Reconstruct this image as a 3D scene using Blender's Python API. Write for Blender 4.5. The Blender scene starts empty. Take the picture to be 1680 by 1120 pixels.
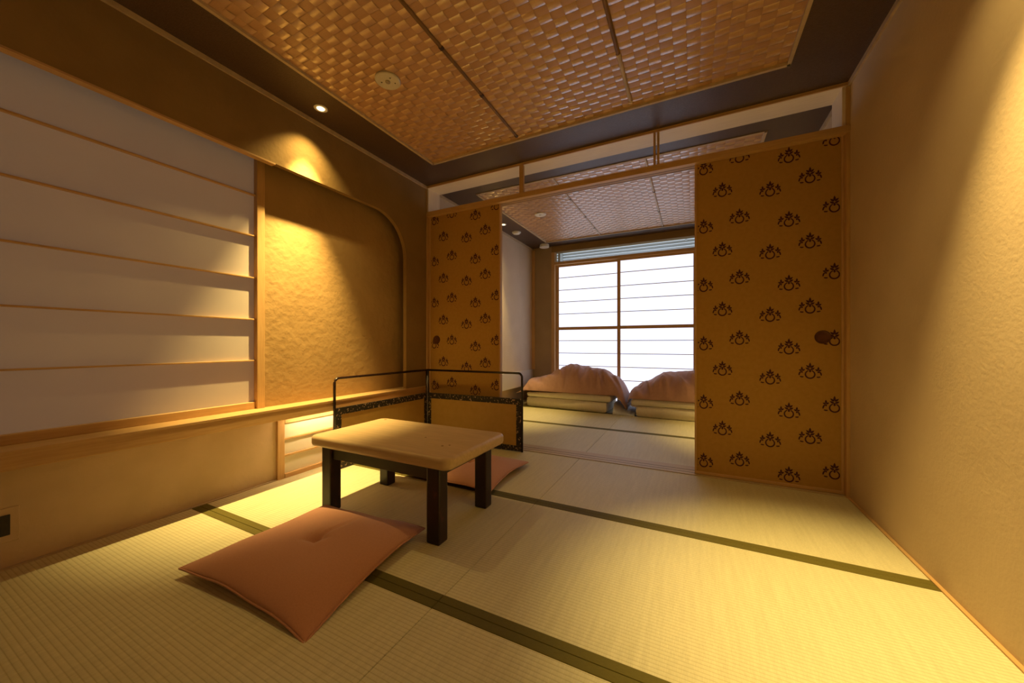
import bpy, bmesh, math, random
from mathutils import Vector, Matrix, noise

S = bpy.context.scene
C = S.collection
random.seed(7)

# ------------------------------------------------------------------ camera
CAM_H = 0.90
F_PX = 592.0
YAW = math.atan(297.0 / F_PX)
cam_d = bpy.data.cameras.new('camera')
cam = bpy.data.objects.new('camera', cam_d)
C.objects.link(cam)
cam.location = (0, 0, CAM_H)
cam.rotation_euler = (math.pi / 2, 0, YAW)
cam_d.sensor_fit = 'HORIZONTAL'
cam_d.sensor_width = 36.0
cam_d.lens = F_PX / 1680.0 * 36.0
cam_d.shift_y = 4.0 / 1680.0
cam_d.clip_start = 0.02
S.camera = cam

# ------------------------------------------------------------------ world, exposure
w = bpy.data.worlds.new('daylight')
S.world = w
w.use_nodes = True
bg = w.node_tree.nodes['Background']
bg.inputs[0].default_value = (0.80, 0.90, 1.0, 1)
bg.inputs[1].default_value = 1.0
S.view_settings.view_transform = 'Standard'
S.view_settings.look = 'None'
S.view_settings.exposure = 0.0
S.view_settings.gamma = 1.0
S.view_settings.use_curve_mapping = False

LAMP_COL = (1.0, 0.71, 0.23)       # warm downlights
DOWN_W = 470.0                      # watts of each downlight's spot
SPILL = 0.075                      # share of wide spill light
WIN_COL = (0.68, 0.78, 1.0)
WIN_STRENGTH = 1.38                 # back-lit paper of the far window

# ------------------------------------------------------------------ materials
MATS = {}


def sock(n, name):
    return n.inputs[name]


def mat(name, col, col2=None, rough=0.6, scale=8.0, stretch=(1, 1, 1), bump=0.0, bump_scale=None,
        detail=4.0, spec=0.3, metal=0.0, sheen=0.0, ramp=(0.35, 0.65)):
    if name in MATS:
        return MATS[name]
    m = bpy.data.materials.new(name)
    m.use_nodes = True
    nt = m.node_tree
    p = nt.nodes['Principled BSDF']
    p.inputs['Roughness'].default_value = rough
    p.inputs['Specular IOR Level'].default_value = spec
    p.inputs['Metallic'].default_value = metal
    if sheen:
        p.inputs['Sheen Weight'].default_value = sheen
        p.inputs['Sheen Roughness'].default_value = 0.5
    p.inputs['Base Color'].default_value = (*col, 1)
    tc = nt.nodes.new('ShaderNodeTexCoord')
    mp = nt.nodes.new('ShaderNodeMapping')
    mp.inputs['Scale'].default_value = stretch
    nt.links.new(tc.outputs['Object'], mp.inputs['Vector'])
    if col2 is not None:
        n = nt.nodes.new('ShaderNodeTexNoise')
        n.inputs['Scale'].default_value = scale
        n.inputs['Detail'].default_value = detail
        nt.links.new(mp.outputs[0], n.inputs['Vector'])
        r = nt.nodes.new('ShaderNodeValToRGB')
        r.color_ramp.elements[0].position = ramp[0]
        r.color_ramp.elements[1].position = ramp[1]
        r.color_ramp.elements[0].color = (*col, 1)
        r.color_ramp.elements[1].color = (*col2, 1)
        nt.links.new(n.outputs['Fac'], r.inputs['Fac'])
        nt.links.new(r.outputs['Color'], p.inputs['Base Color'])
    if bump:
        n2 = nt.nodes.new('ShaderNodeTexNoise')
        n2.inputs['Scale'].default_value = bump_scale or scale
        n2.inputs['Detail'].default_value = 5.0
        nt.links.new(mp.outputs[0], n2.inputs['Vector'])
        b = nt.nodes.new('ShaderNodeBump')
        b.inputs['Strength'].default_value = bump
        b.inputs['Distance'].default_value = 0.01
        nt.links.new(n2.outputs['Fac'], b.inputs['Height'])
        nt.links.new(b.outputs['Normal'], p.inputs['Normal'])
    MATS[name] = m
    return m


def emit_mat(name, col, strength, diff=(0.8, 0.8, 0.8)):
    m = bpy.data.materials.new(name)
    m.use_nodes = True
    p = m.node_tree.nodes['Principled BSDF']
    p.inputs['Base Color'].default_value = (*diff, 1)
    p.inputs['Roughness'].default_value = 0.8
    p.inputs['Specular IOR Level'].default_value = 0.1
    p.inputs['Emission Color'].default_value = (*col, 1)
    p.inputs['Emission Strength'].default_value = strength
    MATS[name] = m
    return m


def tatami_mat_material(name, ribs_along_x=True):
    m = bpy.data.materials.new(name)
    m.use_nodes = True
    nt = m.node_tree
    p = nt.nodes['Principled BSDF']
    p.inputs['Roughness'].default_value = 0.5
    p.inputs['Specular IOR Level'].default_value = 0.32
    g = nt.nodes.new('ShaderNodeNewGeometry')
    sx = nt.nodes.new('ShaderNodeSeparateXYZ')
    nt.links.new(g.outputs['Position'], sx.inputs[0])

    def math_node(op, a, b=None):
        n = nt.nodes.new('ShaderNodeMath')
        n.operation = op
        for i, v in enumerate((a, b)):
            if v is None:
                continue
            if isinstance(v, (int, float)):
                n.inputs[i].default_value = v
            else:
                nt.links.new(v, n.inputs[i])
        return n.outputs[0]
    # ribs of the woven rush, about 14 mm apart, running along X
    rib = math_node('SINE', math_node('MULTIPLY', sx.outputs['Y'], 2 * math.pi / 0.0145))
    rib01 = math_node('POWER', math_node('ABSOLUTE', math_node('SINE', math_node('MULTIPLY', sx.outputs['Y'], math.pi / 0.0145))), 0.5)
    # single rush strands, about 2 mm, running along Y, broken up
    mp = nt.nodes.new('ShaderNodeMapping')
    mp.inputs['Scale'].default_value = (420, 45, 1)
    nt.links.new(g.outputs['Position'], mp.inputs['Vector'])
    n1 = nt.nodes.new('ShaderNodeTexNoise')
    n1.inputs['Scale'].default_value = 1.0
    n1.inputs['Detail'].default_value = 1.0
    nt.links.new(mp.outputs[0], n1.inputs['Vector'])
    mp2 = nt.nodes.new('ShaderNodeMapping')
    mp2.inputs['Scale'].default_value = (60, 4, 1)
    nt.links.new(g.outputs['Position'], mp2.inputs['Vector'])
    n2 = nt.nodes.new('ShaderNodeTexNoise')
    n2.inputs['Scale'].default_value = 1.0
    n2.inputs['Detail'].default_value = 3.0
    nt.links.new(mp2.outputs[0], n2.inputs['Vector'])
    ramp = nt.nodes.new('ShaderNodeValToRGB')
    ramp.color_ramp.elements[0].position = 0.3
    ramp.color_ramp.elements[1].position = 0.7
    ramp.color_ramp.elements[0].color = (0.57, 0.52, 0.34, 1)
    ramp.color_ramp.elements[1].color = (0.70, 0.645, 0.44, 1)
    mixf = math_node('MULTIPLY', math_node('ADD', n1.outputs['Fac'], n2.outputs['Fac']), 0.5)
    nt.links.new(mixf, ramp.inputs['Fac'])
    # darker tint in the furrows between the ribs
    mx = nt.nodes.new('ShaderNodeMixRGB')
    mx.blend_type = 'MULTIPLY'
    mx.inputs[0].default_value = 1.0
    r2 = nt.nodes.new('ShaderNodeValToRGB')
    r2.color_ramp.elements[0].position = 0.0
    r2.color_ramp.elements[1].position = 0.75
    r2.color_ramp.elements[0].color = (0.72, 0.68, 0.56, 1)
    r2.color_ramp.elements[1].color = (1, 1, 1, 1)
    nt.links.new(rib01, r2.inputs['Fac'])
    nt.links.new(ramp.outputs['Color'], mx.inputs[1])
    nt.links.new(r2.outputs['Color'], mx.inputs[2])
    nt.links.new(mx.outputs[0], p.inputs['Base Color'])
    h = math_node('ADD', math_node('MULTIPLY', rib01, 1.0), math_node('MULTIPLY', n1.outputs['Fac'], 0.5))
    b = nt.nodes.new('ShaderNodeBump')
    b.inputs['Strength'].default_value = 0.35
    b.inputs['Distance'].default_value = 0.002
    nt.links.new(h, b.inputs['Height'])
    nt.links.new(b.outputs['Normal'], p.inputs['Normal'])
    MATS[name] = m
    return m


def brocade_material(name):
    m = bpy.data.materials.new(name)
    m.use_nodes = True
    nt = m.node_tree
    p = nt.nodes['Principled BSDF']
    p.inputs['Roughness'].default_value = 0.6
    tc = nt.nodes.new('ShaderNodeTexCoord')
    n = nt.nodes.new('ShaderNodeTexNoise')       # woven flecks, about 1 cm
    n.inputs['Scale'].default_value = 70
    n.inputs['Detail'].default_value = 1.0
    nt.links.new(tc.outputs['Object'], n.inputs['Vector'])
    r = nt.nodes.new('ShaderNodeValToRGB')
    r.color_ramp.elements[0].position = 0.60
    r.color_ramp.elements[0].color = (0.012, 0.008, 0.007, 1)
    r.color_ramp.elements[1].position = 0.66
    r.color_ramp.elements[1].color = (0.36, 0.24, 0.15, 1)
    nt.links.new(n.outputs['Fac'], r.inputs['Fac'])
    nt.links.new(r.outputs['Color'], p.inputs['Base Color'])
    MATS[name] = m
    return m


M_tatami = tatami_mat_material('tatami_rush')
M_heri = mat('border_cloth', (0.105, 0.085, 0.012), (0.14, 0.115, 0.018), rough=0.75, scale=60, stretch=(1, 30, 1), bump=0.15, bump_scale=400)
M_under = mat('floor_board', (0.05, 0.04, 0.02), rough=0.9)
M_plaster_cream = mat('cream_plaster', (0.60, 0.465, 0.32), (0.65, 0.51, 0.355), rough=0.85, scale=3, bump=0.11, bump_scale=70, spec=0.15)
M_plaster_low = mat('pale_plaster', (0.58, 0.435, 0.29), (0.64, 0.485, 0.335), rough=0.8, scale=5, bump=0.35, bump_scale=18, spec=0.2)
M_plaster_olive = mat('mustard_plaster', (0.27, 0.168, 0.064), (0.305, 0.192, 0.075), rough=0.8, scale=5, bump=0.25, bump_scale=40, spec=0.25)
M_plaster_niche = mat('trowelled_plaster', (0.38, 0.24, 0.098), (0.42, 0.268, 0.112), rough=0.75, scale=4, bump=0.4, bump_scale=22, spec=0.3)
M_far_wall = mat('far_plaster', (0.58, 0.46, 0.33), (0.62, 0.50, 0.365), rough=0.85, scale=4, bump=0.25, bump_scale=50, spec=0.15)
M_wood = mat('hinoki_wood', (0.52, 0.315, 0.135), (0.58, 0.365, 0.165), rough=0.5, scale=6, stretch=(20, 1.2, 20), spec=0.3)
M_wood_x = mat('hinoki_wood_x', (0.52, 0.315, 0.135), (0.58, 0.365, 0.165), rough=0.5, scale=6, stretch=(1.2, 20, 20), spec=0.3)
M_wood_z = mat('hinoki_wood_z', (0.52, 0.315, 0.135), (0.58, 0.365, 0.165), rough=0.5, scale=6, stretch=(20, 20, 1.2), spec=0.3)
M_frame_x = mat('transom_wood_x', (0.76, 0.65, 0.51), (0.82, 0.71, 0.57), rough=0.5, scale=6, stretch=(1.2, 24, 24))
M_frame_z = mat('transom_wood_z', (0.76, 0.65, 0.51), (0.82, 0.71, 0.57), rough=0.5, scale=6, stretch=(24, 24, 1.2))
M_trim = mat('ceiling_lath', (0.50, 0.38, 0.24), (0.56, 0.43, 0.28), rough=0.55, scale=5, stretch=(6, 6, 6))
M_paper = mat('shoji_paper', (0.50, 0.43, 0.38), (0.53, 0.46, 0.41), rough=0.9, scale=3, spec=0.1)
_pp = M_paper.node_tree.nodes['Principled BSDF']      # faint glow added to the paper as fill light for the near room
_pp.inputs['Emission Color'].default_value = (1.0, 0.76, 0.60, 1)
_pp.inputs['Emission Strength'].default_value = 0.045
M_paper_lit = emit_mat('backlit_paper', WIN_COL, WIN_STRENGTH, (0.7, 0.7, 0.7))
M_ceil_dark = mat('dark_ceiling', (0.072, 0.042, 0.028), (0.105, 0.064, 0.044), rough=0.42, scale=60, stretch=(1, 5, 1), bump=0.25, bump_scale=90, spec=0.5)
M_weave_x = mat('cedar_strip_x', (0.47, 0.27, 0.145), (0.51, 0.295, 0.16), rough=0.42, scale=9, stretch=(1, 30, 1), spec=0.4)
M_weave_y = mat('cedar_strip_y', (0.58, 0.36, 0.205), (0.62, 0.385, 0.22), rough=0.24, scale=9, stretch=(30, 1, 1), spec=1.0)  # lighter base colour stands in for the stronger sheen along this direction
for _m, _w in ((M_weave_x, 0.1), (M_weave_y, 0.55)):
    _c = _m.node_tree.nodes['Principled BSDF']
    _c.inputs['Coat Weight'].default_value = _w
    _c.inputs['Coat IOR'].default_value = 1.9
    _c.inputs['Coat Roughness'].default_value = 0.24
M_bamboo = mat('smoked_bamboo', (0.16, 0.085, 0.03), (0.22, 0.125, 0.05), rough=0.4, scale=10, stretch=(8, 1, 8))
M_bamboo_node = mat('bamboo_node', (0.07, 0.035, 0.014), rough=0.5)
M_bamboo_pale = mat('pale_bamboo', (0.46, 0.36, 0.27), (0.52, 0.41, 0.31), rough=0.4, scale=10, stretch=(8, 1, 8))
M_fusuma = mat('mustard_paper', (0.42, 0.235, 0.050), (0.45, 0.255, 0.058), rough=0.75, scale=40, spec=0.2)
M_crest = mat('purple_print', (0.06, 0.013, 0.016), rough=0.7)
M_pull = mat('bronze_pull', (0.10, 0.035, 0.010), (0.13, 0.05, 0.016), rough=0.45, scale=30, metal=0.3)
M_white = mat('white_plastic', (0.62, 0.57, 0.46), rough=0.4)
M_white2 = mat('clean_white_plastic', (0.78, 0.76, 0.72), rough=0.4)
M_dark = mat('dark_slot', (0.05, 0.04, 0.03), rough=0.5)
M_lens = emit_mat('lamp_lens', (1.0, 0.80, 0.45), 3.0)
M_led = emit_mat('led_diffuser', (1.0, 0.74, 0.36), 45.0)
M_tabletop = mat('table_top_wood', (0.54, 0.385, 0.215), (0.61, 0.44, 0.255), rough=0.42, scale=4, stretch=(1.5, 14, 14), spec=0.4, bump=0.05, bump_scale=6)
M_lacquer = mat('worn_black_lacquer', (0.020, 0.009, 0.007), (0.10, 0.028, 0.012), rough=0.38, scale=14, stretch=(2, 2, 1), ramp=(0.60, 0.78), spec=0.45)
M_lacquer2 = mat('green_black_lacquer', (0.030, 0.024, 0.014), (0.045, 0.035, 0.020), rough=0.4, scale=8, spec=0.45)
M_cushion = mat('terracotta_cloth', (0.50, 0.238, 0.155), (0.54, 0.262, 0.172), rough=0.85, scale=200, sheen=0.3, spec=0.15, bump=0.1, bump_scale=700)
M_stitch = mat('dark_thread', (0.30, 0.10, 0.045), rough=0.9)
M_rod = mat('black_lacquer_rod', (0.022, 0.010, 0.008), rough=0.25, spec=0.5)
M_gold = mat('gold_paper', (0.40, 0.235, 0.060), (0.43, 0.255, 0.070), rough=0.5, scale=20, spec=0.35)
M_brocade = brocade_material('black_brocade')
M_brass = mat('dull_metal', (0.35, 0.33, 0.36), rough=0.35, metal=0.8)
M_outlet = mat('dark_grey_plate', (0.045, 0.04, 0.035), rough=0.4)
M_duvet = mat('pink_duvet_cloth', (0.45, 0.26, 0.215), (0.48, 0.28, 0.235), rough=0.85, scale=30, sheen=0.25, spec=0.1)
M_futon = mat('off_white_cotton', (0.76, 0.70, 0.60), (0.80, 0.74, 0.64), rough=0.9, scale=40, spec=0.1, bump=0.1, bump_scale=60)
M_sheet = mat('pale_blue_sheet', (0.72, 0.78, 0.88), (0.76, 0.81, 0.90), rough=0.9, scale=40, spec=0.1)
M_louvre = mat('grey_aluminium', (0.55, 0.56, 0.54), rough=0.45)
M_glass = bpy.data.materials.new('clear_glass')
M_glass.use_nodes = True
_p = M_glass.node_tree.nodes['Principled BSDF']
_p.inputs['Base Color'].default_value = (0.95, 0.98, 1, 1)
_p.inputs['Transmission Weight'].default_value = 1.0
_p.inputs['Roughness'].default_value = 0.0
_p.inputs['IOR'].default_value = 1.02

# ------------------------------------------------------------------ helpers


def wloc(o):
    l = Vector(o.location)
    while o.parent:
        o = o.parent
        l += Vector(o.location)
    return l


def bx(bm, x0, x1, y0, y1, z0, z1, bev=0.0, seg=1):
    vs = [bm.verts.new((x, y, z)) for x in (x0, x1) for y in (y0, y1) for z in (z0, z1)]
    f = [(0, 1, 3, 2), (4, 6, 7, 5), (0, 4, 5, 1), (2, 3, 7, 6), (0, 2, 6, 4), (1, 5, 7, 3)]
    fs = [bm.faces.new([vs[i] for i in q]) for q in f]
    if bev:
        es = list({e for q in fs for e in q.edges})
        bmesh.ops.bevel(bm, geom=es, offset=bev, segments=seg, profile=0.6, affect='EDGES')
    return bm


def box(*a, **k):
    return bx(bmesh.new(), *a, **k)


def lathe(bm, prof, c=(0, 0, 0), n=32, axis='z'):
    rings = []
    for r, h in prof:
        ring = []
        for i in range(n):
            a = 2 * math.pi * i / n
            if axis == 'z':
                p = (c[0] + r * math.cos(a), c[1] + r * math.sin(a), c[2] + h)
            else:  # around Y, height along -Y (toward the near room)
                p = (c[0] + r * math.cos(a), c[1] - h, c[2] + r * math.sin(a))
            ring.append(bm.verts.new(p))
        rings.append(ring)
    for a, b in zip(rings[:-1], rings[1:]):
        for i in range(n):
            bm.faces.new((a[i], a[(i + 1) % n], b[(i + 1) % n], b[i]))
    bm.faces.new(rings[-1])
    bm.faces.new(list(reversed(rings[0])))
    return bm


def tube(bm, pts, r, n=8, closed=False):
    pts = [Vector(p) for p in pts]
    rings = []
    N = len(pts)
    up = Vector((0, 0, 1))
    for i, p in enumerate(pts):
        a = pts[(i - 1) % N] if (closed or i > 0) else p
        b = pts[(i + 1) % N] if (closed or i < N - 1) else p
        t = (b - a).normalized()
        ref = up if abs(t.z) < 0.95 else Vector((0.3, 1, 0)).normalized()
        s = t.cross(ref).normalized()
        q = s.cross(t).normalized()
        rings.append([bm.verts.new(p + (s * math.cos(2 * math.pi * k / n) + q * math.sin(2 * math.pi * k / n)) * r) for k in range(n)])
    rng = range(N) if closed else range(N - 1)
    for i in rng:
        A, B = rings[i], rings[(i + 1) % N]
        for k in range(n):
            bm.faces.new((A[k], A[(k + 1) % n], B[(k + 1) % n], B[k]))
    if not closed:
        bm.faces.new(list(reversed(rings[0])))
        bm.faces.new(rings[-1])
    return bm


def prism_x(bm, pts, x0, x1):
    """polygon in (y, z), extruded from x0 to x1"""
    a = [bm.verts.new((x0, y, z)) for y, z in pts]
    b = [bm.verts.new((x1, y, z)) for y, z in pts]
    bm.faces.new(a)
    bm.faces.new(list(reversed(b)))
    n = len(pts)
    for i in range(n):
        bm.faces.new((a[i], b[i], b[(i + 1) % n], a[(i + 1) % n]))
    return bm


def obj(name, bm, m, parent=None, loc=None, smooth=False):
    """bm is in world space; becomes one mesh object"""
    bmesh.ops.recalc_face_normals(bm, faces=bm.faces[:])
    base = wloc(parent) if parent else Vector((0, 0, 0))
    L = Vector(loc) if loc else Vector((0, 0, 0))
    off = base + L if not parent else base
    bmesh.ops.translate(bm, verts=bm.verts[:], vec=-off)
    me = bpy.data.meshes.new(name)
    bm.to_mesh(me)
    bm.free()
    me.materials.append(m)
    if smooth:
        for p in me.polygons:
            p.use_smooth = True
    o = bpy.data.objects.new(name, me)
    C.objects.link(o)
    if parent:
        o.parent = parent
    else:
        o.location = L
    return o


def inst(name, me, parent, world):
    o = bpy.data.objects.new(name, me)
    C.objects.link(o)
    o.parent = parent
    o.location = Vector(world) - wloc(parent)
    return o


def tag(o, label, cat, group=None, kind=None):
    o['label'] = label
    o['category'] = cat
    if group:
        o['group'] = group
    if kind:
        o['kind'] = kind
    return o


def thing(name, label, cat, loc, group=None, kind=None):
    o = bpy.data.objects.new(name, None)
    o.empty_display_size = 0.05
    C.objects.link(o)
    o.location = loc
    return tag(o, label, cat, group, kind)


# ------------------------------------------------------------------ dimensions
XL = -2.32      # face of the upper left wall
XLOW = -2.46    # face of the recessed lower left wall
XR = 0.82
YB = -1.30      # wall behind the camera
YP0, YP1 = 2.77, 2.95   # partition with the sliding doors
YW = 5.35       # far wall
ZC = 2.43
SILL_T, SILL_B = 0.495, 0.42
SEAM_X = -0.797

# ------------------------------------------------------------------ floor
floor = obj('floor', box(XLOW, XR, YB, 5.44, -0.06, -0.035), M_under)
tag(floor, 'tatami floor of rush mats with dark olive borders', 'floor', kind='structure')


def mat_row(y0, y1, h0, h1):
    """one row of two mats; h0/h1: has a cloth border on the near/far long side"""
    for x0, x1 in ((XLOW, SEAM_X), (SEAM_X, XR)):
        g = 0.0008
        a = y0 + (0.034 if h0 else 0.0) + g
        b = y1 - (0.034 if h1 else 0.0) - g
        m_ = obj('tatami_mat', box(x0 + g, x1 - g, a, b, -0.034, 0.0, bev=0.0015), M_tatami, floor)
        for has, u, v in ((h0, y0 + g, a), (h1, b, y1 - g)):
            if has:
                obj('border_band', box(x0 + g, x1 - g, u, v, -0.034, 0.0012, bev=0.001), M_heri, m_)


ROWS = [(1.905, YP0, True, False), (1.012, 1.905, True, True), (0.12, 1.012, True, True), (-0.77, 0.12, True, True), (YB, -0.77, False, True),
        (YP1, 3.85, False, True), (3.85, 4.74, True, True), (4.74, YW, True, False)]
for r_ in ROWS:
    mat_row(*r_)

# ------------------------------------------------------------------ left wall
wl = obj('wall_left', box(XLOW - 0.10, XLOW, YB, YW + 0.1, -0.03, SILL_B), M_plaster_low)
tag(wl, 'recessed pale plaster lower wall under the wooden ledge, left side', 'wall', kind='structure')
# arched hanging wall over the window and niche
pts = [(YB, 2.02)]
pts += [(2.15 + 0.34 * math.sin(a), 1.675 + 0.345 * math.cos(a)) for a in [math.radians(d) for d in range(0, 91, 5)]]
pts += [(2.49, SILL_T), (YP0, SILL_T), (YP0, ZC), (YB, ZC)]
obj('arched_header', prism_x(bmesh.new(), pts, XL - 0.036, XL), M_plaster_olive, wl)
NICHE_X = -2.448
obj('niche_back', box(NICHE_X - 0.05, NICHE_X, 1.345, YP0, SILL_T, ZC), M_plaster_niche, wl)
# cavity behind the header above the window and the partition end
obj('jamb_block', box(XLOW - 0.05, XL, YP0, YP1, 0.0, ZC), M_wood_z, wl)
obj('far_upper_wall', box(XL - 0.06, XL, YP1, YW, SILL_T, ZC), M_far_wall, wl)
obj('cavity_lining', box(-2.60, -2.50, YB, 1.40, SILL_T, ZC), M_plaster_olive, wl)
# thin dark edge strip on the underside of the header
obj('header_edge', box(XL - 0.038, XL + 0.003, YB, 1.345, 2.012, 2.021), M_wood, wl)

# ledge
sill = obj('trim_1', box(XLOW - 0.05, -2.305, YB, YP0 + 0.004, SILL_B, SILL_T, bev=0.004), M_wood)
tag(sill, 'long wooden ledge board along the left wall under the paper window', 'ledge', kind='structure')
obj('front_edge', box(-2.308, -2.303, YB, YP0, SILL_T - 0.012, SILL_T + 0.001, bev=0.001), M_wood, sill)
sill2 = obj('trim_2', box(XLOW - 0.05, -2.305, YP1, YW, SILL_B - 0.16, SILL_T, bev=0.004), mat('pale_ledge', (0.60, 0.53, 0.43), rough=0.6))
tag(sill2, 'pale wall ledge behind the left bedding in the far room', 'ledge', kind='structure')

# crown and skirting laths
cl = obj('trim_3', box(XL, XL + 0.012, YB, YP0, ZC - 0.026, ZC), M_trim)
tag(cl, 'thin pale lath where upper left wall meets ceiling', 'moulding', kind='structure')
cl2 = obj('trim_4', box(XL, XL + 0.012, YP1, YW, ZC - 0.026, ZC), M_trim)
tag(cl2, 'thin pale lath at ceiling on left wall of the far room', 'moulding', kind='structure')
cr = obj('trim_5', box(XR - 0.012, XR, YB, YP0, ZC - 0.026, ZC), M_trim)
tag(cr, 'thin pale lath where right wall meets ceiling', 'moulding', kind='structure')
cr2 = obj('trim_6', box(XR - 0.012, XR, YP1, YW, ZC - 0.026, ZC), M_trim)
tag(cr2, 'thin pale lath at ceiling on right wall of the far room', 'moulding', kind='structure')
bl = obj('baseboard_left', box(XLOW, XLOW + 0.014, YB, 1.43, -0.03, 0.006), M_trim)
tag(bl, 'narrow wooden edging strip between tatami and left wall', 'baseboard', kind='structure')
br = obj('baseboard_right', box(XR - 0.014, XR, YB, YP0, -0.03, 0.006), M_wood)
tag(br, 'narrow wooden edging strip between tatami and right wall', 'baseboard', kind='structure')

# right wall, wall behind the camera
wr = obj('wall_right', box(XR, XR + 0.1, YB - 0.1, YW + 0.1, -0.03, ZC), M_plaster_cream)
tag(wr, 'textured cream plaster wall on the right side', 'wall', kind='structure')
wb = obj('wall_back', box(-2.62, XR, YB - 0.1, YB, -0.03, ZC), M_plaster_cream)
tag(wb, 'cream plaster wall behind the camera', 'wall', kind='structure')

# ------------------------------------------------------------------ left shoji window
PX = -2.468
win = thing('window_1', 'large paper window with wooden crossbars filling the left wall', 'window', (PX, 0.0, SILL_T), kind='structure')
bars = [1.830, 1.574, 1.312, 1.053, 0.796]
WY0, WY1 = -0.9, 1.300
edges = [SILL_T + 0.043] + sorted(bars) + [2.12]
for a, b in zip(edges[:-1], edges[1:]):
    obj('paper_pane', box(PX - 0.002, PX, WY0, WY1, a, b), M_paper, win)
for z in bars:
    obj('crossbar', box(PX, PX + 0.022, WY0, WY1, z - 0.004, z + 0.004, bev=0.001), M_wood, win)
obj('stile', box(PX - 0.01, -2.432, WY1, 1.346, SILL_T, 2.14, bev=0.002), M_wood_z, win)
obj('stile', box(PX - 0.01, -2.432, WY0 - 0.045, WY0, SILL_T, 2.14, bev=0.002), M_wood_z, win)
obj('bottom_rail', box(PX - 0.01, -2.446, WY0, WY1, SILL_T, SILL_T + 0.043, bev=0.002), M_wood, win)
obj('top_rail', box(PX - 0.01, -2.446, WY0, WY1, 2.12, 2.16), M_wood, win)

# ------------------------------------------------------------------ low window (floor level) under the ledge
lw = thing('window_2', 'small low slatted window at floor level under the ledge', 'window', (XLOW, 1.9, 0.0), kind='structure')
LY0, LY1 = 1.43, 2.45
obj('post', box(XLOW - 0.02, XLOW + 0.018, LY0, LY0 + 0.047, 0.0, 0.392, bev=0.002), M_wood_z, lw)
obj('post', box(XLOW - 0.02, XLOW + 0.018, LY1 - 0.047, LY1, 0.0, 0.392, bev=0.002), M_wood_z, lw)
obj('head_rail', box(XLOW - 0.02, XLOW + 0.018, LY0 + 0.047, LY1 - 0.047, 0.366, 0.392, bev=0.002), M_wood, lw)
obj('bottom_rail', box(XLOW - 0.02, XLOW + 0.020, LY0 + 0.047, LY1 - 0.047, 0.0, 0.030, bev=0.002), M_wood, lw)
for z in (0.262, 0.150):
    obj('crossbar', box(XLOW, XLOW + 0.014, LY0 + 0.047, LY1 - 0.047, z - 0.006, z + 0.006, bev=0.001), M_wood, lw)
for a, b in ((0.030, 0.144), (0.156, 0.256), (0.268, 0.366)):
    obj('paper_pane', box(XLOW - 0.001, XLOW + 0.001, LY0 + 0.047, LY1 - 0.047, a, b), mat('lit_side_paper', (0.66, 0.60, 0.50), rough=0.9), lw)
led = obj('led_strip', box(-2.385, -2.36, LY0 + 0.08, LY1 - 0.1, SILL_B - 0.010, SILL_B - 0.0005, bev=0.002), M_led, loc=(-2.372, 1.95, SILL_B - 0.01))
tag(led, 'warm light strip hidden under the ledge above the low window', 'light strip')

# ------------------------------------------------------------------ partition: track, head rail, open transom
pt = thing('trim_7', 'wooden partition frame with open transom above the sliding doors', 'door frame', (-0.75, 2.86, 0.0), kind='structure')
obj('floor_track', box(XL, XR, YP0, YP1, -0.03, 0.004), mat('track_wood', (0.50, 0.385, 0.23), (0.55, 0.43, 0.265), rough=0.5, scale=6, stretch=(1.2, 24, 24)), pt)
for y in (2.815, 2.865):
    obj('track_groove', box(XL + 0.01, XR - 0.01, y - 0.002, y + 0.002, 0.003, 0.0048), M_dark, pt)
hr = obj('head_rail', box(XL, XR, YP0 - 0.012, YP0 + 0.088, 2.135, 2.178, bev=0.002), M_wood_x, pt)
for y in (2.808, 2.842):
    obj('groove', box(XL + 0.02, XR - 0.02, y - 0.009, y + 0.009, 2.1344, 2.1352), mat('groove_shade', (0.25, 0.15, 0.06), rough=0.6), hr)
obj('top_beam', box(XL, XR, YP0, YP1, 2.412, ZC + 0.001), M_frame_x, pt)
obj('top_beam_edge', box(XL, XR, YP0 - 0.010, YP0, 2.410, 2.4295), M_wood_x, pt)
obj('transom_post', box(XL + 0.0005, XL + 0.016, YP0 + 0.006, YP1, 2.178, 2.412), M_frame_z, pt)
obj('transom_post', box(XR - 0.034, XR - 0.018, YP0 + 0.006, YP1, 2.178, 2.412), M_frame_z, pt)
obj('post', box(XR - 0.018, XR - 0.0005, YP0 - 0.006, YP1, 0.0, ZC - 0.026), M_wood_z, pt)
obj('post', box(XL + 0.0005, XL + 0.013, YP0 - 0.006, YP1, 0.004, 2.135), M_wood_z, pt)
obj('transom_mullion', box(-1.318, -1.280, 2.762, 2.790, 2.176, 2.4125, bev=0.002), M_wood_z, pt)
for x in (-0.247, -0.222):
    obj('transom_mullion', box(x - 0.007, x + 0.007, 2.764, 2.790, 2.176, 2.4125, bev=0.001), M_wood_z, pt)

# ------------------------------------------------------------------ turnip crest print


def leaf(bm, cx, cz, L, W, ang):
    """pointed leaf in the xz plane starting at cx,cz"""
    n = 6
    ca, sa = math.cos(ang), math.sin(ang)
    L_, R_ = [], []
    for i in range(n + 1):
        t = i / n
        w_ = W * math.sin(math.pi * min(1, t * 1.02) ** 0.8) * 0.5
        L_.append((cx + ca * t * L - sa * w_, cz + sa * t * L + ca * w_))
        R_.append((cx + ca * t * L + sa * w_, cz + sa * t * L - ca * w_))
    poly = L_ + list(reversed(R_[1:-1]))
    bm.faces.new([bm.verts.new((x, 0, z)) for x, z in poly])


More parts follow.
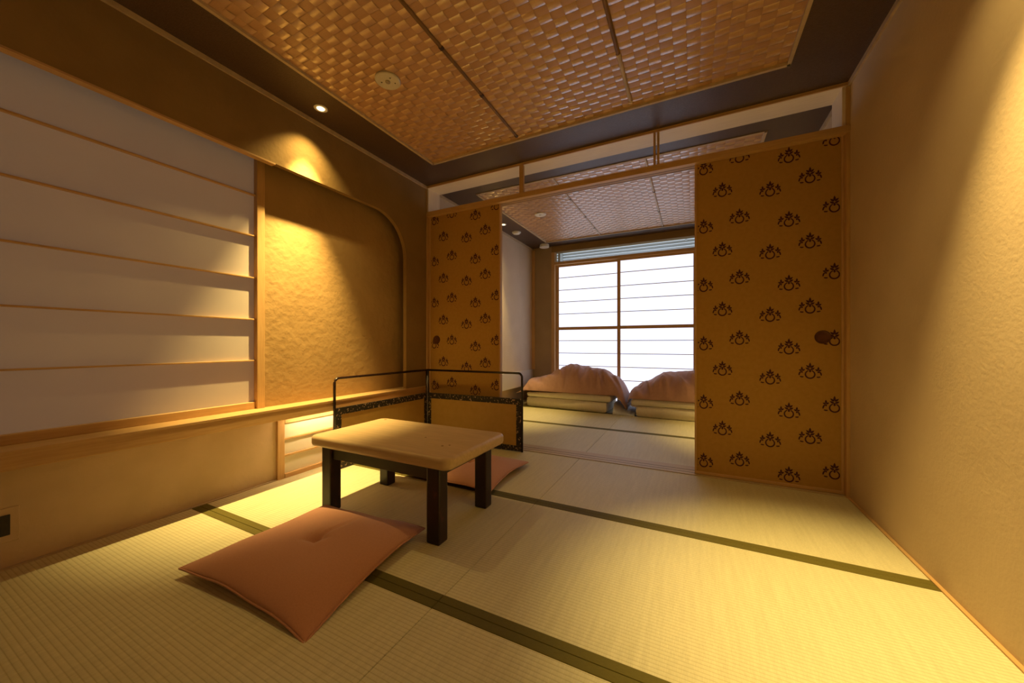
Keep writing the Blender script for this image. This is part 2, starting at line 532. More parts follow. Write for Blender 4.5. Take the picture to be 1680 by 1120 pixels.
def arc(bm, cx, cz, rx, rz, a0, a1, w_, n=20):
    prev = None
    for i in range(n + 1):
        a = math.radians(a0 + (a1 - a0) * i / n)
        ww = w_ * (0.7 + 0.3 * math.sin(math.pi * i / n))
        o_ = bm.verts.new((cx + rx * math.cos(a), 0, cz + rz * math.sin(a)))
        i_ = bm.verts.new((cx + (rx - ww) * math.cos(a), 0, cz + (rz - ww) * math.sin(a)))
        if prev:
            bm.faces.new((prev[0], o_, i_, prev[1]))
        prev = (o_, i_)


def crest_bm():
    bm = bmesh.new()
    # middle turnip: nearly closed ring with a notch, a sprig of five leaves
    arc(bm, 0, -0.022, 0.0265, 0.0275, 110, 430, 0.0082, 28)
    leaf(bm, 0, -0.010, 0.020, 0.0118, math.pi / 2)
    leaf(bm, 0, 0.022, 0.030, 0.0118, math.pi / 2)
    for s in (-1, 1):
        leaf(bm, s * 0.001, 0.006, 0.026, 0.0118, math.pi / 2 - s * 1.05)
        leaf(bm, s * 0.001, 0.018, 0.026, 0.0118, math.pi / 2 - s * 0.85)
        # side turnips: open crescents with four small leaves
        cx = s * 0.0395
        if s < 0:
            arc(bm, cx, -0.022, 0.0175, 0.020, 105, 200, 0.0080, 10)
            arc(bm, cx, -0.022, 0.0175, 0.020, 228, 300, 0.0080, 8)
        else:
            arc(bm, cx, -0.022, 0.0175, 0.020, -20, 75, 0.0080, 10)
            arc(bm, cx, -0.022, 0.0175, 0.020, -120, -48, 0.0080, 8)
        leaf(bm, cx, 0.004, 0.022, 0.0105, math.pi / 2 - s * 0.05)
        leaf(bm, cx, 0.000, 0.018, 0.0105, math.pi / 2 - s * 1.20)
        leaf(bm, cx, 0.000, 0.018, 0.0105, math.pi / 2 + s * 1.0)
        leaf(bm, cx, -0.014, 0.014, 0.0085, math.pi / 2)
    return bm


CRESTS = [(0.055, 0.105), (0.166, 0.336), (0.264, 0.143), (0.430, 0.290), (0.527, 0.083), (0.632, 0.335), (0.748, 0.137)]
_b = crest_bm()
CREST_ME = bpy.data.meshes.new('turnip_crest')
_b.to_mesh(CREST_ME)
_b.free()
CREST_ME.materials.append(M_crest)


def fusuma(name, label, x0, x1, yf, pull_x, prints=True):
    """sliding door: paper face at yf, looking toward -Y"""
    z0, z1 = 0.006, 2.137
    t = thing(name, label, 'sliding door', ((x0 + x1) / 2, yf, z0), kind='structure')
    core = obj('paper_panel', box(x0 + 0.006, x1 - 0.006, yf, yf + 0.014, z0 + 0.012, z1 - 0.002), M_fusuma, t)
    fw = 0.012
    obj('stile', box(x0, x0 + fw, yf - 0.005, yf + 0.02, z0, z1, bev=0.0015), M_wood_z, t)
    obj('stile', box(x1 - fw, x1, yf - 0.005, yf + 0.02, z0, z1, bev=0.0015), M_wood_z, t)
    obj('bottom_rail', box(x0 + fw, x1 - fw, yf - 0.005, yf + 0.02, z0, z0 + 0.02, bev=0.0015), M_wood_x, t)
    if not prints:
        return t
    xa, xb, za, zb = x0 + fw + 0.008, x1 - fw - 0.006, z0 + 0.022, 2.134
    for cx, cz in CRESTS:
        for k in range(-1, 6):
            px, pz = x0 + cx, cz + 0.40 * k
            if pz + 0.05 < za or pz - 0.05 > zb:
                continue
            if px - 0.06 > xa and px + 0.06 < xb and pz - 0.052 > za and pz + 0.052 < zb:
                inst('turnip_crest', CREST_ME, core, (px, yf - 0.0006, pz))
            else:
                b = crest_bm()
                bmesh.ops.translate(b, verts=b.verts[:], vec=(px, yf - 0.0006, pz))
                for co, no in (((xa, 0, 0), (-1, 0, 0)), ((xb, 0, 0), (1, 0, 0)), ((0, 0, za), (0, 0, -1)), ((0, 0, zb), (0, 0, 1))):
                    bmesh.ops.bisect_plane(b, geom=b.verts[:] + b.edges[:] + b.faces[:], plane_co=co, plane_no=no, clear_outer=True)
                if len(b.faces):
                    obj('turnip_crest', b, M_crest, core)
                else:
                    b.free()
    pl = obj('door_pull', lathe(bmesh.new(), [(0.0405, 0.0), (0.0405, 0.003), (0.036, 0.0042), (0.034, 0.002), (0.030, 0.0012)], (pull_x, yf, 0.941), 32, axis='y'), M_pull, t, smooth=True)
    return t


fusuma('door_1', 'mustard sliding door with turnip prints next to the right wall', 0.010, 0.8015, 2.80, 0.703)
fusuma('door_2', 'mustard sliding door with turnip prints in the left corner behind the screen', -2.3065, -1.518, 2.80, -2.222)
fusuma('door_3', 'second sliding door tucked behind the left turnip-print door', -2.306, -1.530, 2.834, -2.22, prints=False)

# ------------------------------------------------------------------ ceiling
AX0, AX1 = -1.985, 0.476
NY1 = 2.452
CW, CL = (AX1 - AX0) / 39.0, 0.0459
N_NEAR, N_FAR = 75, 43
NY0 = NY1 - N_NEAR * CL
FY1 = 5.105
FY0 = FY1 - N_FAR * CL
ZP = ZC + 0.012     # woven panel sits a little up in its frame
bm = bmesh.new()
for x0, x1, y0, y1 in ((-2.62, AX0, YB, 5.45), (AX1, XR + 0.1, YB, 5.45), (AX0, AX1, YB, NY0), (AX0, AX1, NY1, FY0), (AX0, AX1, FY1, 5.45)):
    bx(bm, x0, x1, y0, y1, ZC, ZC + 0.04)
ceil = obj('ceiling', bm, M_ceil_dark)
tag(ceil, 'dark brown ceiling border around panels of woven cedar strips', 'ceiling', kind='structure')


def strip_mesh(name, n, cell, width, phase, along, m):
    bm = bmesh.new()
    A = 0.0016 if along == 'x' else 0.0036
    prof = [(0.0, 0.0), (0.12, 0.78), (0.5, 1.0), (0.88, 0.78)]
    pts = []
    for i in range(n):
        s = 1 if (i + phase) % 2 == 0 else -1
        for t, h in prof:
            pts.append(((i + t) * cell, -A * s * h, s))
    pts.append((n * cell, 0.0, 1))
    rows = []
    for u, z, s in pts:
        row = []
        for v, dz in ((-0.485, 0.0009), (-0.25, 0.0002), (0.25, 0.0002), (0.485, 0.0009)):
            p = (u, v * width, z + dz) if along == 'x' else (v * width, u, z + dz)
            row.append(bm.verts.new(p))
        rows.append(row)
    for a, b in zip(rows[:-1], rows[1:]):
        for k in range(3):
            bm.faces.new((a[k], a[k + 1], b[k + 1], b[k]))
    bmesh.ops.recalc_face_normals(bm, faces=bm.faces[:])
    me = bpy.data.meshes.new(name)
    bm.to_mesh(me)
    bm.free()
    me.materials.append(m)
    for p in me.polygons:
        p.use_smooth = True
    return me


def woven(y0, n):
    y1 = y0 + n * CL
    panel = obj('woven_panel', box(AX0, AX1, y0, y1, ZP + 0.005, ZP + 0.03), mat('panel_backing', (0.16, 0.07, 0.025), rough=0.7), ceil)
    xm = [strip_mesh('weave_strip', 39, CW, CL, ph, 'x', M_weave_x) for ph in (0, 1)]
    ym = [strip_mesh('weave_strip', n, CL, CW, ph, 'y', M_weave_y) for ph in (1, 0)]
    for j in range(n):
        inst('weave_strip', xm[j % 2], panel, (AX0, y0 + (j + 0.5) * CL, ZP))
    for i in range(39):
        inst('weave_strip', ym[i % 2], panel, (AX0 + (i + 0.5) * CW, y0, ZP))
    e = 0.016
    for a in ((AX0 - 0.002, AX0 + e, y0, y1), (AX1 - e, AX1 + 0.002, y0, y1)):
        obj('frame_lath', box(*a, ZC - 0.006, ZP + 0.005), M_trim, ceil)
    for a in ((AX0, AX1, y0 - 0.002, y0 + e), (AX0, AX1, y1 - e, y1 + 0.002)):
        obj('frame_lath', box(*a, ZC - 0.006, ZP + 0.005), M_trim, ceil)


woven(NY0, N_NEAR)
woven(FY0, N_FAR)


def batten(x, y0, y1, nodes, m, m_last=None):
    zc = ZP - 0.003
    n = 10

    def half(bm, ya, yb, ra, rb):
        rings = []
        for y, r in ((ya, ra), (yb, rb)):
            rings.append([bm.verts.new((x + r * math.cos(math.pi + math.pi * i / n), y, zc + r * 0.9 * math.sin(math.pi + math.pi * i / n))) for i in range(n + 1)])
        for i in range(n):
            bm.faces.new((rings[0][i], rings[0][i + 1], rings[1][i + 1], rings[1][i]))
        bm.faces.new(rings[0])
        bm.faces.new(list(reversed(rings[1])))
    ys = [y0] + nodes + [y1]
    b = None
    for i, (a, c) in enumerate(zip(ys[:-1], ys[1:])):
        bm = bmesh.new()
        half(bm, a, c, 0.0105, 0.0105)
        last = i == len(ys) - 2
        o = obj('bamboo_batten', bm, m_last if (last and m_last) else m, ceil)
        bm = bmesh.new()
        half(bm, c - 0.009, c + 0.009, 0.013, 0.013)
        obj('node', bm, M_bamboo_node if not m_last or i == 0 and False else M_trim, o)
    return o


batten(-1.169, NY0 + 0.02, 2.40, [0.2, 0.72, 1.12, 1.511, 1.91], M_bamboo)
batten(-0.355, NY0 + 0.02, 2.385, [0.1, 0.65, 1.25, 1.97], M_bamboo, M_bamboo_pale)
batten(-1.169, FY0 + 0.02, FY1 - 0.02, [3.7, 4.3, 4.75], M_bamboo_pale)
batten(-0.355, FY0 + 0.02, FY1 - 0.02, [3.9, 4.5], M_bamboo_pale)

# ------------------------------------------------------------------ far wall and window
wf = obj('wall_far', box(XL - 0.2, -1.99, YW, YW + 0.12, -0.03, ZC), mat('far_end_plaster', (0.36, 0.26, 0.15), (0.40, 0.29, 0.17), rough=0.8, scale=4))
tag(wf, 'narrow plaster wall beside the far window', 'wall', kind='structure')
WX1 = 0.10
obj('wall_strip', box(WX1, XR, YW, YW + 0.12, -0.03, ZC), M_far_wall, wf)
obj('lintel', box(-1.99, WX1, YW, YW + 0.12, 2.335, ZC), M_plaster_olive, wf)
obj('corner_post', box(XL + 0.0005, XL + 0.05, YW - 0.012, YW, SILL_T, ZC - 0.03), M_wood_z, wf)
w3 = thing('window_3', 'bright paper sliding windows with thin bars at the end of the far room', 'window', (-0.94, 5.39, 0.0), kind='structure')
obj('side_post', box(-1.99, -1.935, YW - 0.01, YW + 0.10, 0.0, 2.335, bev=0.002), M_wood_z, w3)
obj('side_post', box(WX1 - 0.05, WX1, YW - 0.01, YW + 0.10, 0.0, 2.335, bev=0.002), M_wood_z, w3)
obj('head_rail', box(-1.935, WX1 - 0.05, YW - 0.008, YW + 0.10, 2.135, 2.178, bev=0.002), M_wood_x, w3)
obj('sill_rail', box(-1.935, WX1 - 0.05, YW - 0.008, YW + 0.10, -0.02, 0.02), M_wood_x, w3)


SW = 0.046


def pane_set(x0, x1, y):
    fr = obj('sash_frame', box(x0, x0 + SW, y, y + 0.03, 0.02, 2.135, bev=0.002), M_wood_z, w3)
    obj('stile', box(x1 - SW, x1, y, y + 0.03, 0.02, 2.135, bev=0.002), M_wood_z, fr)
    obj('rail', box(x0 + SW, x1 - SW, y, y + 0.03, 2.105, 2.135), M_wood_x, fr)
    obj('rail', box(x0 + SW, x1 - SW, y, y + 0.03, 1.118, 1.164), M_wood_x, fr)
    obj('rail', box(x0 + SW, x1 - SW, y, y + 0.03, 0.02, 0.06), M_wood_x, fr)
    zs = [0.18, 0.37, 0.564, 0.758, 0.950, 1.368, 1.556, 1.742, 1.936]
    for z in zs:
        obj('crossbar', box(x0 + SW, x1 - SW, y + 0.006, y + 0.018, z - 0.0045, z + 0.0045), M_wood_x, fr)
    ed = [0.06] + zs[:5] + [1.118]
    ed2 = [1.164] + zs[5:] + [2.105]
    for e_ in (ed, ed2):
        for a, b in zip(e_[:-1], e_[1:]):
            obj('paper_pane', box(x0 + SW, x1 - SW, y + 0.018, y + 0.020, a, b), M_paper_lit, fr)


pane_set(-1.935, -0.935, YW + 0.055)
pane_set(-0.985, WX1 - 0.05, YW + 0.015)
obj('glass_pane', box(-1.935, WX1 - 0.05, YW + 0.06, YW + 0.064, 2.178, 2.335), M_glass, w3)
lv = thing('louvre', 'grey horizontal louvre slats outside above the far window', 'louvre', (-0.94, 5.60, 2.1))
for k in range(6):
    z = 2.16 + 0.045 * k
    bm = bmesh.new()
    bx(bm, -2.1, 0.3, -0.022, 0.022, -0.003, 0.003)
    bmesh.ops.rotate(bm, verts=bm.verts[:], cent=(0, 0, 0), matrix=Matrix.Rotation(math.radians(-35), 3, 'X'))
    bmesh.ops.translate(bm, verts=bm.verts[:], vec=(0, 5.60, z))
    obj('slat', bm, M_louvre, lv)
obj('support', box(-1.92, -1.89, 5.469, 5.62, 2.10, 2.45), M_louvre, lv)
obj('support', box(-0.1, -0.07, 5.469, 5.62, 2.34, 2.45), M_louvre, lv)

# ------------------------------------------------------------------ ceiling fittings


def downlight(x, y, label, watts=DOWN_W, group='recessed downlights', tilt=0.0):
    t = thing('downlight', label, 'light', (x, y, ZC), group)
    obj('ring', lathe(bmesh.new(), [(0.040, 0.0), (0.042, -0.003), (0.036, -0.0055), (0.030, -0.004)], (x, y, ZC), 32), M_white2, t, smooth=True)
    obj('lens', lathe(bmesh.new(), [(0.024, -0.004), (0.022, -0.0065), (0.010, -0.007)], (x, y, ZC), 24), M_lens, t, smooth=True)
    # a tight beam and the faint wide spill around it
    for nm, share, ang in (('downlight_beam', 1.0, 53), ('downlight_spill', SPILL, 100)):
        ld = bpy.data.lights.new(nm, 'SPOT')
        ld.energy = watts * share
        ld.color = LAMP_COL
        ld.spot_size = math.radians(ang)
        ld.spot_blend = 1.0
        ld.shadow_soft_size = 0.014
        lo = bpy.data.objects.new(nm, ld)
        C.objects.link(lo)
        lo.parent = t
        lo.location = (0, 0, -0.026)
        lo.rotation_euler = (0, math.radians(tilt), 0)
    return t


downlight(-2.16, 1.537, 'small recessed downlight shining on the arched niche wall', DOWN_W * 1.15, tilt=5.0)
downlight(0.55, 1.42, 'recessed downlight near the right wall, above the picture', DOWN_W * 0.82)
downlight(0.57, -0.40, 'recessed downlight near the right wall, behind the camera', DOWN_W * 0.5)
downlight(-2.17, 4.08, 'small recessed downlight by the left wall of the far room', DOWN_W * 0.5)
downlight(0.62, 4.08, 'recessed downlight by the right wall of the far room', DOWN_W * 0.5)

sp = thing('ceiling_detector', 'round cream detector plate with small centre button on the woven ceiling', 'detector', (-1.59, 1.555, ZP))
obj('plate', lathe(bmesh.new(), [(0.070, 0.0), (0.072, -0.010), (0.068, -0.014)], (-1.59, 1.555, ZP - 0.001), 40), M_white, sp)
obj('button', lathe(bmesh.new(), [(0.015, -0.013), (0.014, -0.019), (0.008, -0.021)], (-1.59, 1.555, ZP), 24), mat('grey_button', (0.32, 0.27, 0.20), rough=0.4), sp, smooth=True)
for dx, dy in ((-0.035, -0.012), (0.030, 0.028), (0.034, -0.016)):
    obj('indicator', lathe(bmesh.new(), [(0.004, -0.014), (0.004, -0.0165)], (-1.59 + dx, 1.555 + dy, ZP), 12), M_dark, sp)
sd = thing('smoke_detector', 'flat white round detector on the far ceiling border', 'detector', (-2.16, 4.44, ZC))
obj('base', lathe(bmesh.new(), [(0.060, 0.0), (0.062, -0.012), (0.058, -0.014)], (-2.16, 4.44, ZC), 32), M_white2, sd)
obj('cap', lathe(bmesh.new(), [(0.050, -0.013), (0.046, -0.026), (0.02, -0.032)], (-2.16, 4.44, ZC), 32), M_white2, sd, smooth=True)
sd2 = thing('ceiling_vent_cap', 'white round cap on the ceiling at the far window corner', 'cap', (-2.05, 5.20, ZC))
obj('base', lathe(bmesh.new(), [(0.070, 0.0), (0.072, -0.02), (0.068, -0.024)], (-2.05, 5.20, ZC), 32), M_white2, sd2)
obj('cap', lathe(bmesh.new(), [(0.074, -0.023), (0.074, -0.040), (0.066, -0.046)], (-2.05, 5.20, ZC), 32), M_white2, sd2)

# detector on the far woven ceiling, barely seen
sd3 = thing('heat_detector', 'pale round detector on the far woven ceiling', 'detector', (-1.62, 3.98, ZP))
obj('plate', lathe(bmesh.new(), [(0.065, 0.0), (0.067, -0.010), (0.062, -0.014)], (-1.62, 3.98, ZP - 0.001), 32), M_white2, sd3)
obj('button', lathe(bmesh.new(), [(0.016, -0.013), (0.015, -0.020), (0.008, -0.022)], (-1.62, 3.98, ZP), 20), M_white2, sd3, smooth=True)

# ------------------------------------------------------------------ wall socket
so = thing('wall_socket', 'dark grey wall socket low on the left wall near the floor', 'socket', (XLOW, 0.345, 0.175))
obj('cover_plate', box(XLOW, XLOW + 0.004, 0.268, 0.415, 0.105, 0.243, bev=0.0015), M_plaster_low, so)
pl = obj('socket_plate', box(XLOW + 0.004, XLOW + 0.008, 0.300, 0.392, 0.134, 0.216, bev=0.001), M_outlet, so)
for yy in (0.322, 0.352):
    obj('module', box(XLOW + 0.008, XLOW + 0.0095, yy - 0.012, yy + 0.012, 0.142, 0.208), M_outlet, pl)
for zz in (0.155, 0.195):
    obj('screw', box(XLOW + 0.008, XLOW + 0.0088, 0.378, 0.384, zz - 0.003, zz + 0.003), M_dark, pl)

# ------------------------------------------------------------------ low table
TX0, TX1, TY0, TY1 = -1.885, -0.942, 1.265, 1.805
tb = thing('low_table', 'low wooden table with thick rounded top on dark worn legs', 'table', (-1.41, 1.53, 0.0))


def rounded_slab(x0, x1, y0, y1, z0, z1, rc, re):
    bm = bmesh.new()
    pts = []
    for cx, cy, a0 in ((x1 - rc, y1 - rc, 0), (x0 + rc, y1 - rc, 90), (x0 + rc, y0 + rc, 180), (x1 - rc, y0 + rc, 270)):
        for i in range(7):
            a = math.radians(a0 + 15 * i)
            pts.append((cx, cy, math.cos(a), math.sin(a)))
    layers = [(z0, 0.010), (z0 + 0.006, 0.003), (z0 + 0.016, 0.0)]
    for i in range(6):
        a = math.radians(18 * i)
        layers.append((z1 - re + re * math.sin(a), re * (1 - math.cos(a))))
    rings = []
    for z, ins in layers:
        rings.append([bm.verts.new((cx + (rc - ins) * ca, cy + (rc - ins) * sa, z)) for cx, cy, ca, sa in pts])
    n = len(pts)
    for a, b in zip(rings[:-1], rings[1:]):
        for i in range(n):
            bm.faces.new((a[i], a[(i + 1) % n], b[(i + 1) % n], b[i]))
    bm.faces.new(rings[-1])
    bm.faces.new(list(reversed(rings[0])))
    return bm


top = obj('tabletop', rounded_slab(TX0, TX1, TY0, TY1, 0.345, 0.400, 0.045, 0.018), M_tabletop, tb)
for p in top.data.polygons:
    p.use_smooth = len(p.vertices) == 4
for (x, y, r) in ((-1.10, 1.43, 0.007), (-1.075, 1.455, 0.006), (-1.82, 1.76, 0.010), (-1.28, 1.52, 0.006)):
    bm = lathe(bmesh.new(), [(r, 0.0), (r * 0.9, 0.0006)], (x, y, 0.3998), 12)
    obj('knot', bm, mat('wood_knot', (0.16, 0.085, 0.03), rough=0.5), top)
LX = ((-1.800, -1.728), (-1.080, -1.008))
LYY = ((1.286, 1.352), (1.690, 1.756))
for x0, x1 in LX:
    for y0, y1 in LYY:
        obj('leg', box(x0, x1, y0, y1, 0.0, 0.346, bev=0.008, seg=2), M_lacquer, tb)
for y0, y1 in ((1.300, 1.326), (1.716, 1.742)):
    obj('apron', box(LX[0][1] - 0.01, LX[1][0] + 0.01, y0, y1, 0.282, 0.346, bev=0.002), M_lacquer2, tb)
for x0, x1 in ((-1.778, -1.752), (-1.056, -1.030)):
    obj('apron', box(x0, x1, LYY[0][1] - 0.01, LYY[1][0] + 0.01, 0.295, 0.346, bev=0.002), M_lacquer2, tb)

# ------------------------------------------------------------------ floor cushions


def cushion(name, label, corners, T, lift, loc, group, seed=0):
    """corners: A(near-left) B(near-right) C(far-right) D(far-left) as (x, y)"""
    t = thing(name, label, 'cushion', (*loc, 0.0), group)
    A, B, Cc, D = [Vector((*c, 0)) for c in corners]
    n = 84

    def par(i):   # a little denser toward the seams
        t_ = i / n
        return t_ + 0.10 * math.sin(2 * math.pi * t_) / (2 * math.pi) * -6 * 0.55

    def base(u, v):
        uu = u * 2 - 1
        vv = v * 2 - 1
        u2 = 0.5 + 0.5 * uu * (1 - 0.055 * (1 - vv * vv))
        v2 = 0.5 + 0.5 * vv * (1 - 0.055 * (1 - uu * uu))
        return (A * (1 - u2) + B * u2) * (1 - v2) + (D * (1 - u2) + Cc * u2) * v2

    def seam_z(u, v):
        uu, vv = abs(u * 2 - 1), abs(v * 2 - 1)
        cr_ = (uu * vv) ** 6
        wav = noise.noise(Vector((u * 3 + seed, v * 3, 0.3))) * 0.012
        q = lift[0] * (1 - u) * (1 - v) + lift[1] * u * (1 - v) + lift[2] * u * v + lift[3] * (1 - u) * v
        return 0.034 + q + wav - 0.008 * cr_

    def puff(u, v):
        uu, vv = abs(u * 2 - 1), abs(v * 2 - 1)
        a = max(0.0, 1 - uu ** 2.6) ** 0.55 * max(0.0, 1 - vv ** 2.6) ** 0.55
        return a

    bm = bmesh.new()
    topg, botg = {}, {}
    for i in range(n + 1):
        for j in range(n + 1):
            u = par(i)
            v = par(j)
            p = base(u, v)
            sz = seam_z(u, v)
            pf = puff(u, v)
            du, dv = u - 0.5, v - 0.5
            r2 = du * du + dv * dv
            z = sz + (T - sz) * pf
            z += 0.004 * noise.noise(Vector((u * 4 + seed, v * 4, 2.0))) * pf
            # tufted centre: a dimple with creases running out of it
            z -= 0.022 * math.exp(-r2 / 0.0026)
            for ang, ln in ((0.35, 0.11), (2.0, 0.12), (1.45, 0.42), (4.0, 0.10), (5.4, 0.12)):
                ax = du * math.cos(ang) + dv * math.sin(ang)
                ay = -du * math.sin(ang) + dv * math.cos(ang)
                if ax > 0:
                    z -= 0.015 * math.exp(-(ay / 0.014) ** 2) * max(0.0, 1 - ax / ln)
            topg[i, j] = bm.verts.new((p.x, p.y, z))
            if i in (0, n) or j in (0, n):
                botg[i, j] = topg[i, j]
            else:
                zb = max(0.002, sz * (1 - pf * 1.15))
                botg[i, j] = bm.verts.new((p.x, p.y, zb))
    for i in range(n):
        for j in range(n):
            bm.faces.new((topg[i, j], topg[i + 1, j], topg[i + 1, j + 1], topg[i, j + 1]))
            bm.faces.new((botg[i, j], botg[i, j + 1], botg[i + 1, j + 1], botg[i + 1, j]))
    obj('cover', bm, M_cushion, t, smooth=True)
    ring = [(i, 0) for i in range(n)] + [(n, j) for j in range(n)] + [(i, n) for i in range(n, 0, -1)] + [(0, j) for j in range(n, 0, -1)]
    pts = []
    for i, j in ring:
        u = par(i)
        v = par(j)
        p = base(u, v)
        pts.append((p.x, p.y, seam_z(u, v)))
    obj('piping', tube(bmesh.new(), pts, 0.0035, 6, closed=True), M_cushion, t, smooth=True)
    return t


cushion('floor_cushion', 'large terracotta floor cushion in the foreground before the low table',
        ((-1.772, 0.668), (-1.045, 0.690), (-1.125, 1.330), (-1.735, 1.262)), 0.092, (0.012, -0.026, 0.012, 0.015), (-1.42, 0.98), 'terracotta floor cushions', 1)
cushion('floor_cushion', 'terracotta floor cushion behind the low table, partly under its edge',
        ((-1.755, 1.835), (-1.075, 1.845), (-1.085, 2.430), (-1.740, 2.435)), 0.082, (0.0, 0.0, 0.0, 0.0), (-1.41, 2.13), 'terracotta floor cushions', 5)

# ------------------------------------------------------------------ low folding screen
fs = thing('folding_screen', 'low two-panel screen with gold paper, black brocade borders and bent rod rails', 'screen', (-2.245, 2.69, 0.0))


def screen_panel(p0, p1, flip):
    """p0 = outer end, p1 = fold end (floor points)"""
    p0 = Vector((*p0, 0))
    p1 = Vector((*p1, 0))
    d = (p1 - p0).normalized()
    nrm = Vector((-d.y, d.x, 0)) * flip      # faces the table
    L = (p1 - p0).length
    HT, HB, bw, th = 0.655, 0.442, 0.050, 0.016

    def slab(s0, s1, z0, z1, o0, o1, bev=0.0):
        bm = bmesh.new()
        bx(bm, s0, s1, o0, o1, z0, z1, bev=bev)
        mtx = Matrix(((d.x, nrm.x, 0, p0.x), (d.y, nrm.y, 0, p0.y), (0, 0, 1, 0), (0, 0, 0, 1)))
        bmesh.ops.transform(bm, matrix=mtx, verts=bm.verts[:])
        return bm
    pan = obj('gold_panel', slab(0.01, L - 0.01, 0.012, HB - 0.005, -th * 0.4, th * 0.4), M_gold, fs)
    obj('brocade_border', slab(0.006, L - 0.006, HB - bw, HB, -th / 2, th / 2), M_brocade, pan)
    obj('brocade_border', slab(0.006, L - 0.006, 0.004, bw, -th / 2, th / 2), M_brocade, pan)
    obj('brocade_border', slab(0.006, bw, bw, HB - bw, -th / 2, th / 2), M_brocade, pan)
    obj('brocade_border', slab(L - bw, L - 0.006, bw, HB - bw, -th / 2, th / 2), M_brocade, pan)
    r = 0.0095
    R = 0.035
    path = [p0 + Vector((0, 0, 0.0))]
    path.append(p0 + Vector((0, 0, HT - R)))
    for i in range(1, 7):
        a = math.radians(15 * i)
        path.append(p0 + d * (R - R * math.cos(a)) + Vector((0, 0, HT - R + R * math.sin(a))))
    path.append(p1 + Vector((0, 0, HT)) - d * 0.004)
    obj('bent_rod', tube(bmesh.new(), path, r, 10), M_rod, fs, smooth=True)
    obj('fold_post', tube(bmesh.new(), [p1 - d * 0.008, p1 - d * 0.008 + Vector((0, 0, HT))], r, 10), M_rod, fs, smooth=True)


screen_panel((-2.272, 1.722), (-2.245, 2.690), -1)
screen_panel((-1.272, 2.722), (-2.245, 2.690), 1)
obj('hinge', tube(bmesh.new(), [(-2.236, 2.680, 0.06), (-2.236, 2.680, 0.60)], 0.003, 8), M_brass, fs, smooth=True)

# ------------------------------------------------------------------ bedding in the far room


def soft_slab(x0, x1, y0, y1, z0, z1, rot, rnd, seed, sag=0.0, n=26, m=14):
    """pillow-edged slab (a futon), rotated about its centre"""
    bm = bmesh.new()
    cx, cy = (x0 + x1) / 2, (y0 + y1) / 2
    rm = Matrix.Rotation(rot, 3, 'Z')
    tg, bg_ = {}, {}
    for i in range(n + 1):
        for j in range(m + 1):
            u = 0.5 - 0.5 * math.cos(math.pi * i / n)
            v = 0.5 - 0.5 * math.cos(math.pi * j / m)
            eu, ev = abs(2 * u - 1), abs(2 * v - 1)
            f = (1 - eu ** 40) ** 0.22 * (1 - ev ** 40) ** 0.20
            zm = (z0 + z1) / 2
            nz = -abs(noise.noise(Vector((u * 5 + seed, v * 3, 0)))) * rnd
            zt = zm + (z1 - zm) * f + nz * f - sag * (u < 0.5) * (1 - 2 * u) * f
            zb = zm + (z0 - zm) * f
            x = x0 + (x1 - x0) * u
            y = y0 + (y1 - y0) * v + 0.006 * noise.noise(Vector((u * 9 + seed, 1, 0)))
            q = rm @ Vector((x - cx, y - cy, 0))
            tg[i, j] = bm.verts.new((cx + q.x, cy + q.y, zt))
            bg_[i, j] = tg[i, j] if (i in (0, n) or j in (0, m)) else bm.verts.new((cx + q.x, cy + q.y, zb))
    for i in range(n):
        for j in range(m):
            bm.faces.new((tg[i, j], tg[i + 1, j], tg[i + 1, j + 1], tg[i, j + 1]))
            bm.faces.new((bg_[i, j], bg_[i, j + 1], bg_[i + 1, j + 1], bg_[i + 1, j]))
    return bm


def futon(label, x0, x1, y0, y1, z0, z1, rot, seed, sag=0.0, name='futon_mattress'):
    o = obj(name, soft_slab(x0, x1, y0, y1, z0, z1, rot, 0.012, seed, sag), M_futon, loc=((x0 + x1) / 2, (y0 + y1) / 2, z0), smooth=True)
    return tag(o, label, 'mattress', 'folded futon mattresses')


futon('cream futon mattress at the bottom of the left bedding stack', -2.14, -0.985, 4.735, 5.27, 0.002, 0.146, math.radians(-3), 1)
futon('cream futon folded on top of the left mattress under the pink duvet', -2.13, -0.93, 4.722, 5.27, 0.1465, 0.236, math.radians(-3), 4, 0.03)
futon('cream futon mattress at the bottom of the right bedding stack', -0.63, 0.55, 4.66, 5.25, 0.002, 0.140, math.radians(0), 7)
futon('cream futon folded on top of the right mattress under the pink duvet', -0.685, 0.56, 4.65, 5.25, 0.1405, 0.225, math.radians(0), 9)


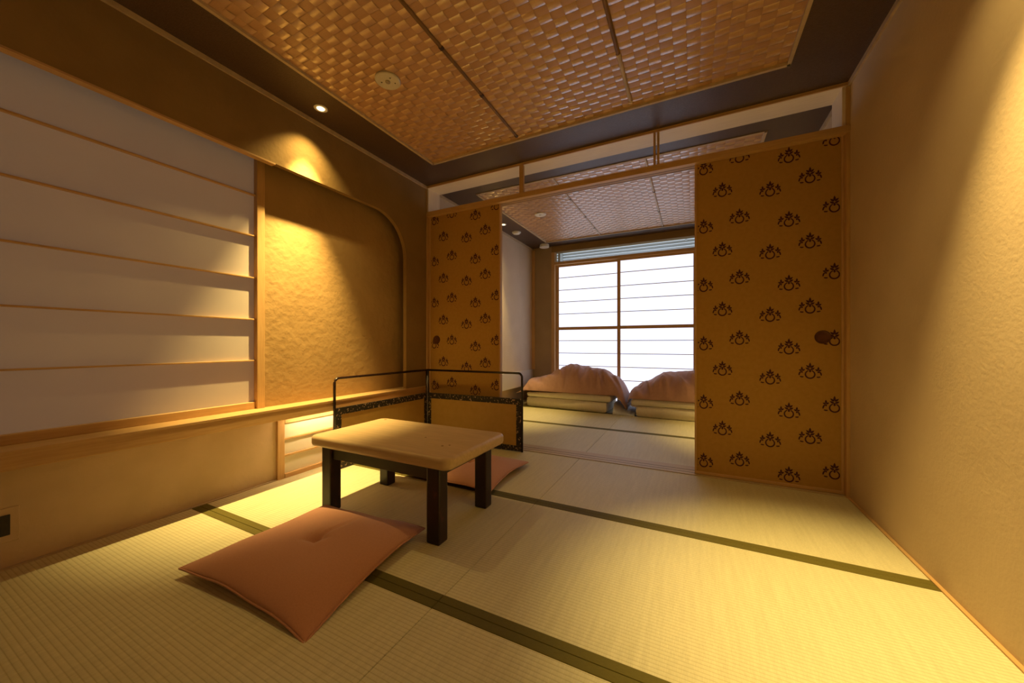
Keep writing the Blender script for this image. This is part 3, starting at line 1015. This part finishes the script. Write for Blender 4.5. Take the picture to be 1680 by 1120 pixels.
def duvet(label, x0, x1, y0, y1, zb, prof, seed, droop=None):
    """lumpy folded quilt; prof(u) gives crest height over the base"""
    n, m = 90, 44
    bm = bmesh.new()
    tg, bg_ = {}, {}
    for i in range(n + 1):
        for j in range(m + 1):
            u = i / n
            v = 0.5 - 0.5 * math.cos(math.pi * j / m)
            eu, ev = abs(2 * u - 1), abs(2 * v - 1)
            x = x0 + (x1 - x0) * u
            y = y0 + (y1 - y0) * v
            f = (1 - eu ** 6) ** 0.5 * (1 - ev ** 3.0) ** 0.55
            base = zb + (droop(u) if droop else 0.0)
            P = Vector((x * 3.2 + seed, y * 3.2, 0.0))
            big = noise.noise(P) * 0.03
            # gathered pull folds running down to the front edge, sharp valleys
            wx = x + 0.10 * noise.noise(Vector((x * 2.1, y * 4.0, seed)))
            fold = 1 - abs(noise.noise(Vector((wx * 9.0 + y * 3.0 + seed, y * 2.2, 1.7)))) * 1.9
            fold2 = 1 - abs(noise.noise(Vector((wx * 19.0 - y * 6.0 + seed, y * 4.0 + x * 2.0, 4.2)))) * 1.9
            crease = (0.085 * (fold - 0.6) + 0.026 * (fold2 - 0.6)) * (0.12 + 0.88 * max(0.0, 1 - v / 0.55))
            z = base + prof(u) * f + (big + crease) * f
            push = crease * 0.9 * (1 - v) * f
            tg[i, j] = bm.verts.new((x + 0.02 * noise.noise(Vector((y * 6, x * 2, seed))), y - push, z))
            if i in (0, n) or j in (0, m):
                bg_[i, j] = tg[i, j]
            else:
                bg_[i, j] = bm.verts.new((x, y, base - 0.004 + 0.0 * f))
    for i in range(n):
        for j in range(m):
            bm.faces.new((tg[i, j], tg[i + 1, j], tg[i + 1, j + 1], tg[i, j + 1]))
            bm.faces.new((bg_[i, j], bg_[i, j + 1], bg_[i + 1, j + 1], bg_[i + 1, j]))
    o = obj('duvet', bm, M_duvet, loc=((x0 + x1) / 2, (y0 + y1) / 2, zb), smooth=True)
    return tag(o, label, 'duvet', 'folded pink duvets')


def lerp_prof(pts):
    def f(u):
        for (a, ha), (b, hb) in zip(pts[:-1], pts[1:]):
            if u <= b:
                t = (u - a) / (b - a)
                t = t * t * (3 - 2 * t)
                return ha + (hb - ha) * t
        return pts[-1][1]
    return f


duvet('plump dusty pink duvet folded on the left mattress stack', -2.285, -0.752, 4.69, 5.29, 0.244,
      lerp_prof([(0, 0.04), (0.15, 0.16), (0.5, 0.37), (0.78, 0.31), (0.9, 0.25), (1.0, 0.22)]), 3.0,
      droop=lambda u: -0.17 * max(0, (u - 0.91) / 0.09) ** 1.5 - 0.05 * max(0, (0.08 - u) / 0.08))
duvet('plump dusty pink duvet folded on the right mattress stack', -0.742, 0.60, 4.64, 5.27, 0.229,
      lerp_prof([(0, 0.10), (0.12, 0.20), (0.35, 0.32), (0.7, 0.36), (1.0, 0.2)]), 11.0,
      droop=lambda u: -0.09 * max(0, (0.035 - u) / 0.035) ** 2)
# pale sheet lying between the stacks
bm = bmesh.new()
g = {}
n, m = 22, 16
for i in range(n + 1):
    for j in range(m + 1):
        u, v = i / n, j / m
        x = -0.915 + 0.27 * u
        y = 4.67 + 0.03 * math.sin(u * 3) + 0.40 * v
        z = 0.004 + 0.10 * (1 - u) ** 1.6 * min(1, v * 3 + 0.1) + 0.025 * abs(noise.noise(Vector((u * 6, v * 4, 3)))) + 0.03 * math.sin(min(1, v * 2) * math.pi / 2)
        if j == 0:
            z = 0.003
        g[i, j] = bm.verts.new((x, y, z))
for i in range(n):
    for j in range(m):
        bm.faces.new((g[i, j], g[i + 1, j], g[i + 1, j + 1], g[i, j + 1]))
sh = obj('bed_sheet', bm, M_sheet, loc=(-0.80, 4.85, 0.0), smooth=True)
sm = sh.modifiers.new('thickness', 'SOLIDIFY')
sm.thickness = 0.003
sm.offset = 1
tag(sh, 'crumpled pale blue sheet end between the two bedding stacks', 'sheet')
